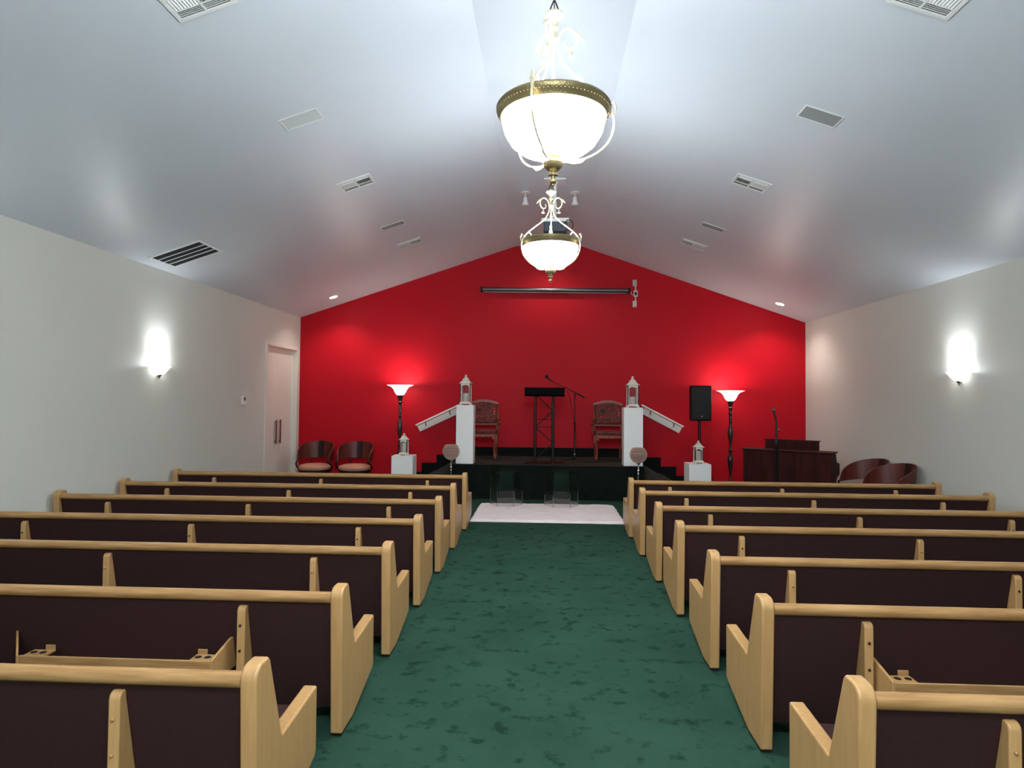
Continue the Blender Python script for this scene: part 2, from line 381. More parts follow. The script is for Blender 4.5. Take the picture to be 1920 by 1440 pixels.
# recessed downlights in front of the red wall
def downlight(m, label, aim):
    t = empty_m('downlight', m, label, 'ceiling light', 'recessed downlights in front of the red wall')
    MB().lathe([(.075, .002), (.1, .004), (.105, 0)], seg=28, cap=False).build('trim_ring', 'ventwhite', t)
    MB().lathe([(.0001, .004), (.05, .004), (.078, .002)], seg=24, cap=False).build('lens', 'bulb', t)
    p = m.translation
    l = lamp('downlight_beam', 'SPOT', (p.x, p.y, p.z-.05), DOWN_W, WARM, .05, spot=math.radians(125), blend=.9)
    d = Vector(aim)-l.location; l.rotation_euler = d.to_track_quat('-Z', 'Y').to_euler()
downlight(SLP[-1](-4.33, 12.85), 'recessed downlight glowing above left corner of red wall', (-4.33, 13.1, 0))
downlight(SLP[1](4.63, 12.85), 'recessed downlight glowing above right corner of red wall', (4.63, 13.1, 0))
downlight(Matrix.Translation((.083, 12.7, ZC)) @ Matrix.Rotation(PI, 4, 'X'), 'recessed downlight at the ridge, seen just under the projector', (.083, 12.95, 0))
# monopoint spots
def monospot(x, y, label):
    t = thing('ceiling_spot', (x, y, ZC), label, 'spotlight', 'unlit white spots on the ceiling ridge')
    MB().lathe([(.0001, 0), (.07, 0), (.072, -.012), (.05, -.02), (.0001, -.02)], seg=24).build('canopy', 'ventwhite', t)
    MB().tube([(0, 0, -.02), (0, 0, -.075)], .008).build('stem', 'ventwhite', t)
    h = MB().lathe([(.0001, -.07), (.03, -.075), (.034, -.13), (.055, -.185), (.058, -.2), (.05, -.2), (.0001, -.185)], seg=20)
    h.xf(Matrix.Rotation(.12, 4, 'X')); h.build('lamp_head', 'ventwhite', t)
monospot(-.328, 10.08, 'white spotlight on ceiling ridge, left of the projector pole')
monospot(.458, 10.1, 'white spotlight on ceiling ridge, right of the projector pole')
# projector
t = thing('projector', (.13, 9.55, ZC), 'dark projector hanging on a white ceiling pole behind the far pendant', 'projector')
MB().box(-.16, .16, -.12, .12, -.02, 0).tube([(0, 0, -.02), (0, 0, -.06)], .045, 14).build('ceiling_plate', 'ventwhite', t, bevel=.003)
MB().tube([(0, 0, -.05), (0, 0, -.6)], .03, 14).build('pole', 'ventwhite', t)
MB().box(-.2, .22, -.14, .14, -.655, -.595).build('mount_tray', 'ventwhite', t, bevel=.02, seg=3)
pj = MB().box(-.16, .19, -.15, .15, -.86, -.66).build('casing', 'projgrey', t, bevel=.015)
MB().box(-.162, .17, -.156, -.15, -.855, -.80).build('rear_panel', 'blackplastic', pj)
MB().lathe([(.0001, 0), (.04, 0), (.045, .03), (.0001, .035)], seg=18).xf(Matrix.Translation((.06, .15, -.76)) @ Matrix.Rotation(-PI/2, 4, 'X')).build('lens', 'lens', pj)
MB().tube(catmull([(.1, -.15, -.74), (.2, -.18, -.64), (.27, -.17, -.7), (.24, -.16, -.79), (.16, -.153, -.78)]), .006, 6).build('cable', 'blackplastic', t)
# screen housing and outlet boxes on the red wall
t = thing('projection_screen_case', (.2, 13.52, 4.15), 'long silver rolled-up screen housing high on the red wall', 'projector screen')
t.rotation_euler = (0, .010, 0)
MB().tube([(-1.54, 0, 0), (1.55, 0, 0)], .05, 18).build('housing', 'silver', t)
for x in (-1.55, 1.56): MB().tube([(x-.02, 0, 0), (x+.02, 0, 0)], .056, 18).build('end_cap', 'blackplastic', t)
MB().box(-1.5, 1.5, -.015, .015, -.062, -.045).build('bottom_bar', 'silver', t)
for x in (-1.2, 1.2): MB().box(x-.03, x+.03, .03, .08, -.04, .06).build('bracket', 'blackplastic', t)
def wallbox(x, z, label, kind):
    t = thing('outlet_box', (x, YW, z), label, 'outlet', 'white boxes beside the screen housing')
    MB().box(-.042, .042, -.04, 0, -.065, .065).build('cover', 'box', t, bevel=.004)
    if kind == 0:
        for s in (-.03, .03): MB().box(-.016, .016, -.043, -.039, s-.017, s+.017).build('socket', 'grille', t, bevel=.002)
    elif kind == 1: MB().box(-.02, .02, -.05, -.039, -.04, .03).build('plug', 'blackplastic', t, bevel=.003)
    else: MB().ball((.028, -.042, -.045), .006, 8, 5).build('indicator', 'handle', t)
    return t
wallbox(1.885, 4.31, 'topmost of three white wall boxes right of the screen case', 0)
wb = wallbox(1.905, 4.085, 'middle wall box with a dark plug and trailing white cord', 1)
MB().tube(catmull([(-.03, -.03, -.04), (-.09, -.04, -.01), (-.10, -.05, .04)]), .006, 6).build('cord', 'box', wb)
MB().box(-.012, .012, -.015, 0, .065, .16).build('conduit', 'box', wb); MB().box(-.012, .012, -.015, 0, -.155, -.065).build('conduit', 'box', wb)
wallbox(1.885, 3.865, 'plain lowest of three white wall boxes right of the screen case', 2)
# thermostat
t = thing('thermostat', (XL, 11.0, 1.765), 'small white thermostat with dark display on left wall', 'thermostat')
MB().box(0, .03, -.07, .07, -.075, .075).build('body', 'white', t, bevel=.008)
MB().box(.03, .033, .0, .04, .0, .06).build('display', 'blackplastic', t)

# ---------------------------------------------------------------- pendants
def pendant(loc, az, label, ztop):
    t = thing('pendant_light', loc, label, 'pendant light', 'bowl pendants on the ridge')       # origin at centre of rim
    MB().lathe([(.286, .0), (.283, -.05), (.268, -.11), (.235, -.165), (.185, -.205), (.12, -.232), (.05, -.243), (.0001, -.245)][::-1], seg=48, cap=False).build('glass_bowl', 'bowl', t)
    rim = MB().lathe([(.280, -.034), (.292, -.032), (.300, -.012), (.308, -.004), (.314, .006), (.315, .022), (.306, .034), (.294, .036), (.286, .022), (.280, -.034)], seg=64, cap=False)
    rm = rim.build('rim', 'brass', t)
    q = MB()
    for k in range(90): a = 2*PI*k/90; q.ball((.308*math.cos(a), .308*math.sin(a), -.001), .0048, 5, 4)
    tag(q.build('beading', 'brass', rm), kind='stuff')
    arm = [(.068, .405), (.058, .39), (.068, .37), (.09, .362), (.115, .378), (.126, .41), (.115, .45), (.085, .472), (.05, .462), (.025, .425), (.019, .38), (.03, .325), (.065, .262), (.12, .21), (.19, .155), (.26, .095), (.305, .045), (.328, -.005), (.334, -.06), (.318, -.13), (.275, -.19), (.21, -.235), (.13, -.262), (.045, -.27)]
    for a in az:
        ca, sa = math.cos(a), math.sin(a)
        P3 = lambda r, z: (r*ca, r*sa, z)
        path = catmull([P3(*p) for p in arm], 4)
        n = len(path); rad = [.0035+.0035*min(1, i/12) - .0015*max(0, (i-n*.75)/(n*.25)) for i in range(n)]
        am = MB().tube(path, rad, 7)
        am.tube(catmull([P3(.285, .07), P3(.262, .092), P3(.235, .085), P3(.222, .055), P3(.225, .03)], 4), .0055, 6)
        ar = am.build('arm', 'ivory', t)
        lf = MB()
        lf.tube([P3(.105, .456), P3(.135, .44), P3(.152, .42), P3(.166, .40)], [.006, .011, .008, .001], 6)
        lf.tube([P3(.31, .05), P3(.333, .07), P3(.345, .035), P3(.338, -.01)], [.002, .009, .008, .002], 6)
        lf.tube([P3(.20, -.235), P3(.15, -.27), P3(.11, -.276), P3(.07, -.272)], [.001, .009, .009, .003], 6)
        lf.build('leaf', 'ivory', ar)
        MB().lathe([(.0001, .0), (.007, -.004), (.009, -.02), (.013, -.03), (.019, -.038), (.015, -.038), (.0001, -.03)], (.092*ca, .092*sa, .352), 10).build('bell', 'ivory', ar)
    MB().lathe([(.0001, .57), (.012, .57), (.014, .562), (.05, .552), (.054, .54), (.04, .525), (.022, .505), (.018, .48), (.025, .47), (.014, .455), (.014, .415), (.028, .408), (.028, .398), (.012, .39), (.0001, .388)][::-1], seg=24).build('top_cap', 'ivory', t)
    MB().lathe([(.005, .39), (.005, .20), (.012, .19), (.014, .17), (.009, .155), (.018, .14), (.02, .10), (.012, .08), (.014, .02), (.009, -.04), (.0001, -.2)][::-1], seg=16).build('stem', 'ivory', t)
    MB().lathe([(.0001, -.228), (.052, -.226), (.056, -.232), (.03, -.25), (.025, -.265), (.054, -.272), (.056, -.28), (.048, -.30), (.03, -.318), (.014, -.325), (.012, -.335), (.03, -.34), (.028, -.348), (.014, -.352), (.012, -.368), (.02, -.375), (.018, -.385), (.008, -.393), (.008, -.402), (.0001, -.412)][::-1], seg=24).build('finial', 'brass', t)
    st = MB()
    for k in range(6):
        a = 2*PI*k/6+.3; st.add([(.05*math.cos(a-.25), .05*math.sin(a-.25), -.232), (.05*math.cos(a+.25), .05*math.sin(a+.25), -.232), (.085*math.cos(a), .085*math.sin(a), -.245), (.06*math.cos(a), .06*math.sin(a), -.25)], [(0,1,2),(0,2,3),(1,3,2),(0,3,1)])
    st.build('leaf_collar', 'brass', t, smooth=False)
    lp = MB()
    for s in (-1, 1): lp.tube([(s*.034, 0, .55), (0, 0, .635)], .004, 6)
    lp.tube([(-.034, 0, .552), (.034, 0, .552)], .004, 6).tube([(0, 0, .55), (0, 0, .64)], .003, 6)
    lp.build('hanger', 'blackmetal', t)
    z = .63; k = 0; top = ztop-loc[2]
    ch = []
    while z < top-.05:
        pts = []
        for i in range(10):
            a = 2*PI*i/10; x = .013*math.cos(a); zz = .024*math.sin(a)+z+.02
            pts.append((x, 0, zz) if k % 2 else (0, x, zz))
        MB().tube(pts, .003, 5, closed=True).build('chain_link', 'ivory', t); z += .041; k += 1
    MB().lathe([(.0001, top), (.065, top), (.068, top-.012), (.03, top-.03), (.008, top-.045), (.0001, top-.05)][::-1], seg=24).build('canopy', 'ivory', t)
    lamp('pendant_bulb', 'POINT', (0, 0, .0), PENDANT_W, COOL, .09, t)
    return t
rad = math.radians
pendant((.038, 3.48, 3.381), [rad(5), rad(128), rad(250)], 'large lit bowl pendant with scrolled ivory arms hanging nearest', ZC)
pendant((.052, 6.6, 3.425), [rad(88), rad(207), rad(-27)], 'smaller-looking far bowl pendant hanging before the projector', ZC)

# ---------------------------------------------------------------- wall sconces
def sconce(x, y, z, s, label):
    t = thing('wall_sconce', (x, y, z), label, 'wall light', 'lit half-bowl wall lamps', rz=0 if s > 0 else PI)
    # local +x points into the room
    prof = [(.012, -.105), (.05, -.098), (.095, -.07), (.13, -.03), (.155, .005), (.172, .018)]
    MB().lathe(prof, seg=28, a0=-PI/2, a1=PI/2, cap=False).build('glass_shade', 'sbowl', t)
    MB().box(0, .012, -.055, .055, -.09, .03).build('back_plate', 'brass', t, bevel=.004)
    MB().lathe([(.0001, -.15), (.008, -.148), (.014, -.138), (.008, -.128), (.02, -.118), (.03, -.105), (.034, -.094), (.0001, -.094)], seg=16, c=(.03, 0, 0)).build('finial', 'brass', t)
    MB().ball((.07, 0, -.015), .026, 12, 8).build('bulb', 'bulb', t)
    lamp('sconce_bulb', 'POINT', (.075, 0, .035), SCONCE_W, (.9, .95, 1), .03, t)
    lamp('sconce_uplight', 'SPOT', (.15, 0, .05), SCONCE_UP, (.88, .94, 1), .04, t, rot=(0, PI+rad(-38), 0), spot=rad(110), blend=1)
    return t
sconce(XL, 8.5, 2.21, 1, 'lit half-bowl sconce on the left white wall')
sconce(XR, 8.62, 2.2, -1, 'lit half-bowl sconce on the right white wall')
sconce(XL, 4.6, 2.2, 1, 'lit half-bowl sconce on the left wall beyond the left frame edge')
sconce(XR, 4.6, 2.2, -1, 'lit half-bowl sconce on the right wall beyond the right frame edge')

# ---------------------------------------------------------------- stage
t = thing('stage', (.04, 12.6, 0), 'low dark-carpeted stage with side steps against the red wall', 'stage')
OX, OY = -.04, -12.6
def sb(m): return m.xf(Matrix.Translation((OX, OY, 0)))
SX0, SX1, SY = -1.74, 1.82, 11.75
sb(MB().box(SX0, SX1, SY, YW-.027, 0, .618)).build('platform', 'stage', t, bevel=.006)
sb(MB().box(SX0, SX1, SY, YW-.027, .6185, .63)).build('deck_carpet_lit', 'deck_lit', t, bevel=.004)  # thin slab carrying the painted-in light on the stage top
for sgn, x0, lims in ((-1, SX0, (-2.03, -2.33, -2.63)), (1, SX1, (2.12, 2.44, 2.76))):
    prev = x0
    for k, xe in enumerate(lims):
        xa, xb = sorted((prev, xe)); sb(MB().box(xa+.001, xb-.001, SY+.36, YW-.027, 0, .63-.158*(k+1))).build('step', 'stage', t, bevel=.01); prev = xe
    xb = x0+sgn*1.16
    w_ = MB(); A = (x0, SY+.36, .63); B = (x0, SY+.02, 0); Cc = (x0, SY+.36, 0); D = (xb, SY+.36, 0); E = (xb, SY+.02, 0)
    w_.add([A, B, Cc, D], [(0,1,2),(0,3,1),(0,2,3),(1,3,2)])
    sb(w_).build('side_wedge', 'deck_lit', t, smooth=False)

# handrails on the red wall
def handrail(p0, p1, label, s):
    t = thing('handrail', ((p0[0]+p1[0])/2, YW, (p0[1]+p1[1])/2), label, 'handrail', 'white sloping handrails on the red wall')
    c = Vector(((p0[0]+p1[0])/2, 0, (p0[1]+p1[1])/2)); a = Vector((p0[0], 0, p0[1]))-c; b = Vector((p1[0], 0, p1[1]))-c
    MB().bar(a+Vector((0, -.12, 0)), b+Vector((0, -.12, 0)), .10, .038).build('rail', 'white', t, bevel=.008)
    d = (b-a).normalized()
    MB().bar(a+Vector((0, -.015, -.10))+d*.05, b+Vector((0, -.015, -.10))-d*.04, .03, .13).build('back_board', 'white', t, bevel=.006)
    for f in (.22, .78):
        p = a+(b-a)*f; MB().tube(catmull([p+Vector((0, -.02, -.1)), p+Vector((0, -.08, -.095)), p+Vector((0, -.115, -.02))], 4), .011, 8).build('bracket', 'chrome', t)
handrail((-1.80, 1.70), (-2.72, 1.262), 'white sloping handrail on red wall, left of the stage', -1)
handrail((2.02, 1.735), (2.88, 1.287), 'white sloping handrail on red wall, right of the stage', 1)

# ---------------------------------------------------------------- display pedestals
def pedestal(x, y, w_, d, z0, h, label, rz=0):
    t = thing('display_pedestal', (x, y, z0), label, 'pedestal', 'white box pedestals holding lanterns', rz)
    MB().box(-w_/2, w_/2, -d/2, d/2, 0, h-.018).build('column', 'ped', t, bevel=.003)
    MB().box(-w_/2, w_/2, -d/2, d/2, h-.0175, h).build('top_panel', 'ped', t, bevel=.003)
pedestal(-1.47, 11.945, .32, .32, .63, 1.085, 'tall white box pedestal at left front edge of stage')
pedestal(1.62, 11.915, .345, .3, .63, 1.065, 'tall white box pedestal at right front edge of stage')
pedestal(-2.53, 11.5, .38, .36, 0, .80, 'short white box pedestal on floor left of stage')
pedestal(2.68, 11.38, .375, .4, 0, .735, 'short white box pedestal on floor right of stage')

def lantern(x, y, z, w_, h, label, ch):
    t = thing('lantern', (x, y, z), label, 'lantern', 'cream wooden candle lanterns')
    b = w_/2; hb = h*.70; f = .02
    base = MB().box(-b*1.08, b*1.08, -b*1.08, b*1.08, .018, .045)
    for i in (-1, 1):
        for j in (-1, 1): base.box(i*b*.95-.018, i*b*.95+.018, j*b*.95-.018, j*b*.95+.018, 0, .018)
    base.build('base', 'lantern', t, bevel=.003)
    z0, z1 = .045, hb; s = w_*.125; ow = b-s
    for k in range(4):
        q = MB()
        q.box(-b, -ow, -b, -b+.014, z0, z1).box(ow, b, -b, -b+.014, z0, z1).box(-ow, ow, -b, -b+.014, z0, z0+s*.6)
        za = z1-.03-ow*.55; ns = 8
        for i in range(ns):
            a0, a1 = PI-PI*i/ns, PI-PI*(i+1)/ns
            x0, x1 = ow*math.cos(a0), ow*math.cos(a1); y0_, y1_ = za+ow*.55*math.sin(a0), za+ow*.55*math.sin(a1)
            q.prism([(x0, y0_), (x1, y1_), (x1, z1), (x0, z1)], -b, -b+.014, 'y')
        q.xf(Matrix.Rotation(k*PI/2, 4, 'Z')); q.build('side_frame', 'lantern', t)
        if True:
            MB().box(-ow-.004, ow+.004, -b+.009, -b+.011, z0+.005, z1-.02).xf(Matrix.Rotation(k*PI/2, 4, 'Z')).build('pane', 'glass', t)
    def sq(prof):
        return MB().lathe([(r*math.sqrt(2), zz) for r, zz in prof], seg=4, a0=PI/4, a1=PI/4+2*PI)
    hr = h-hb
    roof = sq([(b*1.16, hb), (b*1.22, hb+hr*.05), (b*1.0, hb+hr*.10), (b*.72, hb+hr*.27), (b*.5, hb+hr*.46), (b*.56, hb+hr*.48), (b*.56, hb+hr*.52), (b*.36, hb+hr*.56), (b*.25, hb+hr*.66), (b*.25, hb+hr*.68), (.0001, hb+hr*.69)])
    roof.build('roof', 'lantern', t, smooth=False)
    MB().lathe([(.0001, hb+hr*.67), (b*.22, hb+hr*.69), (b*.3, hb+hr*.76), (b*.22, hb+hr*.82), (b*.2, hb+hr*.85), (b*.2, hb+hr*.9), (b*.1, hb+hr*.97), (.0001, h)], seg=14).build('finial', 'lantern', t)
    MB().lathe([(.0001, .045), (b*.55, .045), (b*.56, .05), (b*.56, .045+ch), (b*.5, .05+ch), (.0001, .043+ch)], seg=20).build('candle', 'candle', t)
lantern(-1.475, 11.95, 1.7165, .195, .57, 'large cream lantern with candle on tall left pedestal', .17)
lantern(1.62, 11.91, 1.696, .20, .58, 'large cream lantern with candle on tall right pedestal', .15)
lantern(-2.53, 11.48, .8015, .14, .40, 'small cream lantern on short left pedestal', .19)
lantern(2.69, 11.36, .7365, .145, .40, 'small cream lantern on short right pedestal', .17)

# globe candle holders
def globe(x, y, zc, label):
    t = thing('globe_candle_holder', (x, y, 0), label, 'candle holder', 'beaded globe candle stands')
    R = .135
    MB().lathe([(r, zz+zc) for r, zz in [(R*.93*math.sin(a), -R*.93*math.cos(a)) for a in [PI*k/16 for k in range(1, 14)]]], seg=28, cap=False).build('glass_liner', 'liner', t)
    q = MB()
    rings = 13
    for k in range(rings):
        th = PI*(.1+.68*k/(rings-1)); r = R*math.sin(th); zz = zc-R*math.cos(th)
        n = max(6, int(2*PI*r/.018))
        for i in range(n):
            a = 2*PI*(i+.5*(k % 2))/n; q.ball((r*math.cos(a), r*math.sin(a), zz), .0095, 6, 4, .7)
    tag(q.build('crystal_beads', 'bead', t), kind='stuff')
    MB().lathe([(.0001, 0), (.1, 0), (.1, .012), (.03, .02), (.012, .03), (.01, zc-.32), (.016, zc-.31), (.008, zc-.29), (.018, zc-.26), (.008, zc-.235), (.014, zc-.21), (.006, zc-.19), (.012, zc-.165), (.03, zc-.145), (.035, zc-.132), (.0001, zc-.13)], seg=18).build('stand', 'chrome', t)
globe(-1.515, 10.4, .968, 'round beaded globe candle stand in front of left pedestal')
globe(1.512, 10.4, .953, 'round beaded globe candle stand in front of right pedestal')

# ---------------------------------------------------------------- lectern
t = thing('lectern', (0, 12.02, .63), 'black truss lectern standing at centre of the stage', 'lectern')
MB().box(-.37, .36, -.13, .27, 0, .018).build('base_plate', 'piano', t, bevel=.004)  # glossy black plate, its red-brown reflection put into the colour
for x in (-.17, .16):
    for y in (-.07, .2): MB().tube([(x, y, .018), (x, y, 1.27)], .025 if y < 0 else .018, 12).build('post', 'blackmetal', t)
tray = MB().box(-.37, .37, -.16, -.145, 1.255, 1.42).add([(-.37, -.16, 1.262), (.37, -.16, 1.262), (.37, .28, 1.38), (-.37, .28, 1.38), (-.37, -.16, 1.28), (.37, -.16, 1.28), (.37, .28, 1.40), (-.37, .28, 1.40)],
   [(0,3,2,1),(4,5,6,7),(0,1,5,4),(1,2,6,5),(2,3,7,6),(3,0,4,7)])
tray.build('reading_top', 'traymat', t)
zz = [(1.29, -1), (.99, 1), (.69, -1), (.39, 1), (.09, -1)]
for (a, s), (b_, s2) in zip(zz, zz[1:]):
    MB().tube([(-.005+s*.165, -.07, a), (-.005+s2*.165, -.07, b_)], .010, 8).build('diagonal_brace', 'blackmetal', t)
for z, y in ((.69, -.07), (.82, .2), (.08, -.07), (.08, .2)): MB().tube([(-.17, y, z), (.16, y, z)], .009 if y < 0 else .006, 8).build('cross_bar', 'blackmetal', t)
# boom microphone stand on the stage
t = thing('boom_microphone_stand', (.585, 12.44, .63), 'black boom microphone stand right of the lectern', 'microphone stand')
for a in (rad(200), rad(-20), rad(95)):
    MB().tube([(0, 0, .09), (.1*math.cos(a), .1*math.sin(a), .07), (.36*math.cos(a), .36*math.sin(a), .012)], .011, 8).build('leg', 'blackmetal', t)
MB().lathe([(.02, .05), (.026, .06), (.026, .11), (.015, .13), (.013, .7), (.018, .71), (.018, .76), (.009, .77), (.009, 1.24), (.02, 1.25), (.02, 1.31), (.0001, 1.32)], seg=14).build('pole', 'blackmetal', t)
MB().lathe([(.014, .115), (.017, .12), (.017, .16), (.014, .165)], seg=14).build('collar', 'chrome', t)
MB().tube([(.19, 0, 1.245), (.02, 0, 1.335), (-.48, 0, 1.58)], [.013, .009, .006], 8).tube([(.19, 0, 1.245), (.06, 0, 1.313)], .016, 8).build('boom_arm', 'blackmetal', t)
mc = MB().tube([(-.47, 0, 1.575), (-.535, 0, 1.625)], [.012, .018], 10).build('microphone', 'blackmetal', t)
MB().ball((-.55, 0, 1.645), .036, 14, 9).build('windscreen', 'blackplastic', mc)
MB().tube(catmull([(-.48, -.01, 1.57), (-.3, -.02, 1.43), (-.15, -.03, 1.36), (-.08, -.02, 1.15), (.0, -.02, .75), (.09, -.02, .2), (.2, -.02, .03), (.4, -.05, .008), (.75, .05, .006), (1.2, .1, .006)], 6), .005, 6).build('cable', 'blackplastic', t)
# straight microphone stand by the piano
t = thing('straight_microphone_stand', (3.765, 10.62, 0), 'black straight microphone stand in front of the piano', 'microphone stand')
MB().lathe([(.0001, 0), (.13, 0), (.13, .012), (.04, .03), (.024, .04), (.024, 1.1), (.03, 1.11), (.03, 1.2), (.017, 1.22), (.014, 1.5), (.0001, 1.5)], seg=20).build('pole', 'blackmetal', t)
MB().tube([(.028, -.0, 1.36), (.055, 0, 1.36)], .016, 10).build('clutch_knob', 'chrome', t)
mc = MB().tube([(0, 0, 1.49), (-.01, .0, 1.55), (-.03, .02, 1.67)], [.014, .017, .021], 12).build('microphone', 'blackmetal', t)
MB().ball((-.036, .022, 1.685), .031, 14, 9).build('microphone_head', 'silver', mc)

# ---------------------------------------------------------------- thrones
def throne(x, label):
    t = thing('armchair', (x, 12.98, .636), label, 'armchair', 'ornate armchairs on the stage')
    w_ = .29
    # local: front faces -y
    sp = MB().box(-.30, .30, -.27, .25, .43, .50).build('seat_rail', 'throne', t, bevel=.012)
    MB().box(-.285, .285, -.265, .22, .50, .575).build('seat_cushion', 'floral', t, bevel=.025, seg=4)
    for s in (-1, 1):
        MB().tube(catmull([(s*.285, -.255, .47), (s*.295, -.275, .37), (s*.27, -.265, .25), (s*.262, -.25, .12), (s*.272, -.268, .035), (s*.278, -.28, .008)], 5), [.04]*5+[.045]*4+[.032]*5+[.024]*5+[.022]*5+[.027]*2, 10).build('front_leg', 'throne', t)
        MB().tube([(s*.25, .25, .45), (s*.255, .29, .2), (s*.26, .33, 0)], [.026, .022, .018], 8).build('rear_leg', 'throne', t)
        MB().tube([(s*.27, .23, .5), (s*.275, .27, .8), (s*.275, .32, 1.12)], .022, 8).build('back_post', 'throne', t)
        ar = MB().tube(catmull([(s*.275, .27, .80), (s*.31, .12, .77), (s*.345, -.03, .755), (s*.36, -.13, .74), (s*.345, -.18, .715)], 5), .018, 8)
        ar.tube(catmull([(s*.35, -.06, .745), (s*.335, -.0, .66), (s*.335, -.1, .56), (s*.30, -.12, .48)], 5), .017, 8)
        ar.build('arm', 'throne', t)
        MB().box(s*.325-.024, s*.325+.024, -.06, .14, .775, .81).build('arm_pad', 'floral', t, bevel=.012)
        MB().lathe([(.0001, -.014), (.026, -.01), (.03, 0), (.026, .01), (.0001, .014)], seg=14).xf(Matrix.Translation((s*.245, -.29, .41)) @ Matrix.Rotation(PI/2, 4, 'X')).build('carved_scroll', 'throne', t)
    M_ = Matrix.Translation((0, .27, 0)) @ Matrix.Rotation(-.14, 4, 'X')
    pts = [(-.255, .70)]+[(-.255+.51*k/12, 1.10+.045*math.sin(PI*k/12)) for k in range(13)]+[(.255, .70)]
    MB().prism(pts, -.05, .02, 'y').xf(Matrix.Translation((0, .22, 0)) @ Matrix.Translation((0, 0, .6)) @ Matrix.Rotation(-.15, 4, 'X') @ Matrix.Translation((0, 0, -.6))).build('back_cushion', 'floral', t, bevel=.02, seg=3)
    cr = [(-.30, 1.10)]+[(-.30+.6*k/14, 1.135+.055*math.sin(PI*k/14)+.01*math.cos(4*PI*k/14)) for k in range(15)]+[(.30, 1.10)]+[(.25-.5*k/12, 1.085+.04*math.sin(PI*k/12)) for k in range(13)]
    n1 = 15
    q = MB()
    for k in range(14):
        xa, xb = -.30+.6*k/14, -.30+.6*(k+1)/14
        f = lambda x, b0, h: b0+h*math.cos(PI*x/.62)
        q.prism([(xa, f(xa, 1.075, .06)), (xb, f(xb, 1.075, .06)), (xb, f(xb, 1.12, .072)), (xa, f(xa, 1.12, .072))], -.055, .01, 'y')
    q.xf(Matrix.Translation((0, .22, 0)) @ Matrix.Translation((0, 0, .6)) @ Matrix.Rotation(-.15, 4, 'X') @ Matrix.Translation((0, 0, -.6))).build('crest_rail', 'throne', t)
    MB().box(-.27, .27, .225, .27, .655, .705).build('lower_rail', 'throne', t, bevel=.01)
throne(-1.25, 'ornate floral armchair on stage behind the left tall pedestal')
throne(1.30, 'ornate floral armchair on stage behind the right tall pedestal')

# ---------------------------------------------------------------- floor lamps
def floor_lamp(x, y, ztop, label):
    t = thing('floor_lamp', (x, y, 0), label, 'floor lamp', 'torchiere floor lamps')
    MB().lathe([(.035, -.215), (.085, -.19), (.115, -.14), (.14, -.085), (.18, -.04), (.25, -.006), (.275, 0)], (0, 0, ztop), 40, cap=False).build('glass_shade', 'bowlw', t)
    h = ztop-.215
    pr = [(.0001, 0), (.15, 0), (.155, .02), (.13, .04), (.06, .06), (.03, .09), (.028, .16), (.045, .2), (.028, .24), (.02, .32), (.03, .42), (.05, .56), (.058, .64), (.05, .70), (.026, .74), (.04, .76), (.026, .78), (.045, .82), (.026, .86), (.022, .90), (.028, 1.0), (.05, 1.1), (.055, 1.18), (.045, 1.26), (.026, 1.32), (.026, 1.38), (.038, 1.40), (.026, 1.42), (.036, 1.47), (.024, 1.5), (.04, 1.56), (.024, 1.6), (.03, 1.63), (.045, 1.67), (.03, 1.69), (.055, 1.76), (.06, 1.80), (.05, 1.81), (.0001, 1.81)]
    k = h/1.80; MB().lathe([(r, z*k) for r, z in pr], seg=20).build('turned_post', 'turned', t)
    lamp('floor_lamp_bulb', 'POINT', (0, 0, ztop-.035), FLAMP_W, WARM, .05, t)
floor_lamp(-2.985, 13.12, 2.105, 'lit torchiere floor lamp behind the left short pedestal')
floor_lamp(3.745, 13.12, 2.04, 'lit torchiere floor lamp between loudspeaker and piano')

# ---------------------------------------------------------------- loudspeaker and its stand
t = thing('loudspeaker', (3.08, 12.92, 1.435), 'black loudspeaker raised on a tripod before the red wall', 'speaker', None, rz=.1)
cab = MB().prism([(-.205, -.13), (.205, -.13), (.2, .02), (.12, .2), (-.12, .2), (-.2, .02)], 0, .70, 'z').build('cabinet', 'blackplastic', t, bevel=.02, seg=3)
MB().box(-.185, .185, -.142, -.13, .03, .66).build('grille', 'blackmetal', t, bevel=.004)
MB().lathe([(.0001, 0), (.014, .0), (.014, .004), (.0001, .005)], seg=12).xf(Matrix.Translation((0, -.143, .09)) @ Matrix.Rotation(PI/2, 4, 'X')).build('badge', 'grille', t)
t = thing('speaker_stand', (3.08, 12.92, 0), 'black tripod stand carrying the loudspeaker', 'stand')
MB().tube([(0, 0, .15), (0, 0, .95)], .034, 12).tube([(0, 0, .95), (0, 0, 1.434)], .028, 12).build('pole', 'blackmetal', t)
for z in (.93, .62): MB().lathe([(.026, z-.03), (.036, z-.025), (.036, z+.025), (.026, z+.03)], seg=14).build('collar', 'blackmetal', t)
for a in (rad(250), rad(10), rad(130)):
    ca, sa = math.cos(a), math.sin(a)
    MB().bar((.03*ca, .03*sa, .62), (.45*ca, .45*sa, .015), .03, .012).bar((.02*ca, .02*sa, .2), (.24*ca, .24*sa, .32), .025, .01).build('leg', 'blackmetal', t)

# ---------------------------------------------------------------- piano, turned with its back to the pews
t = thing('upright_piano', (4.30, 11.45, 0), 'dark mahogany upright piano showing its back in right corner', 'piano', None, rz=-math.atan2(.85, 1.145))
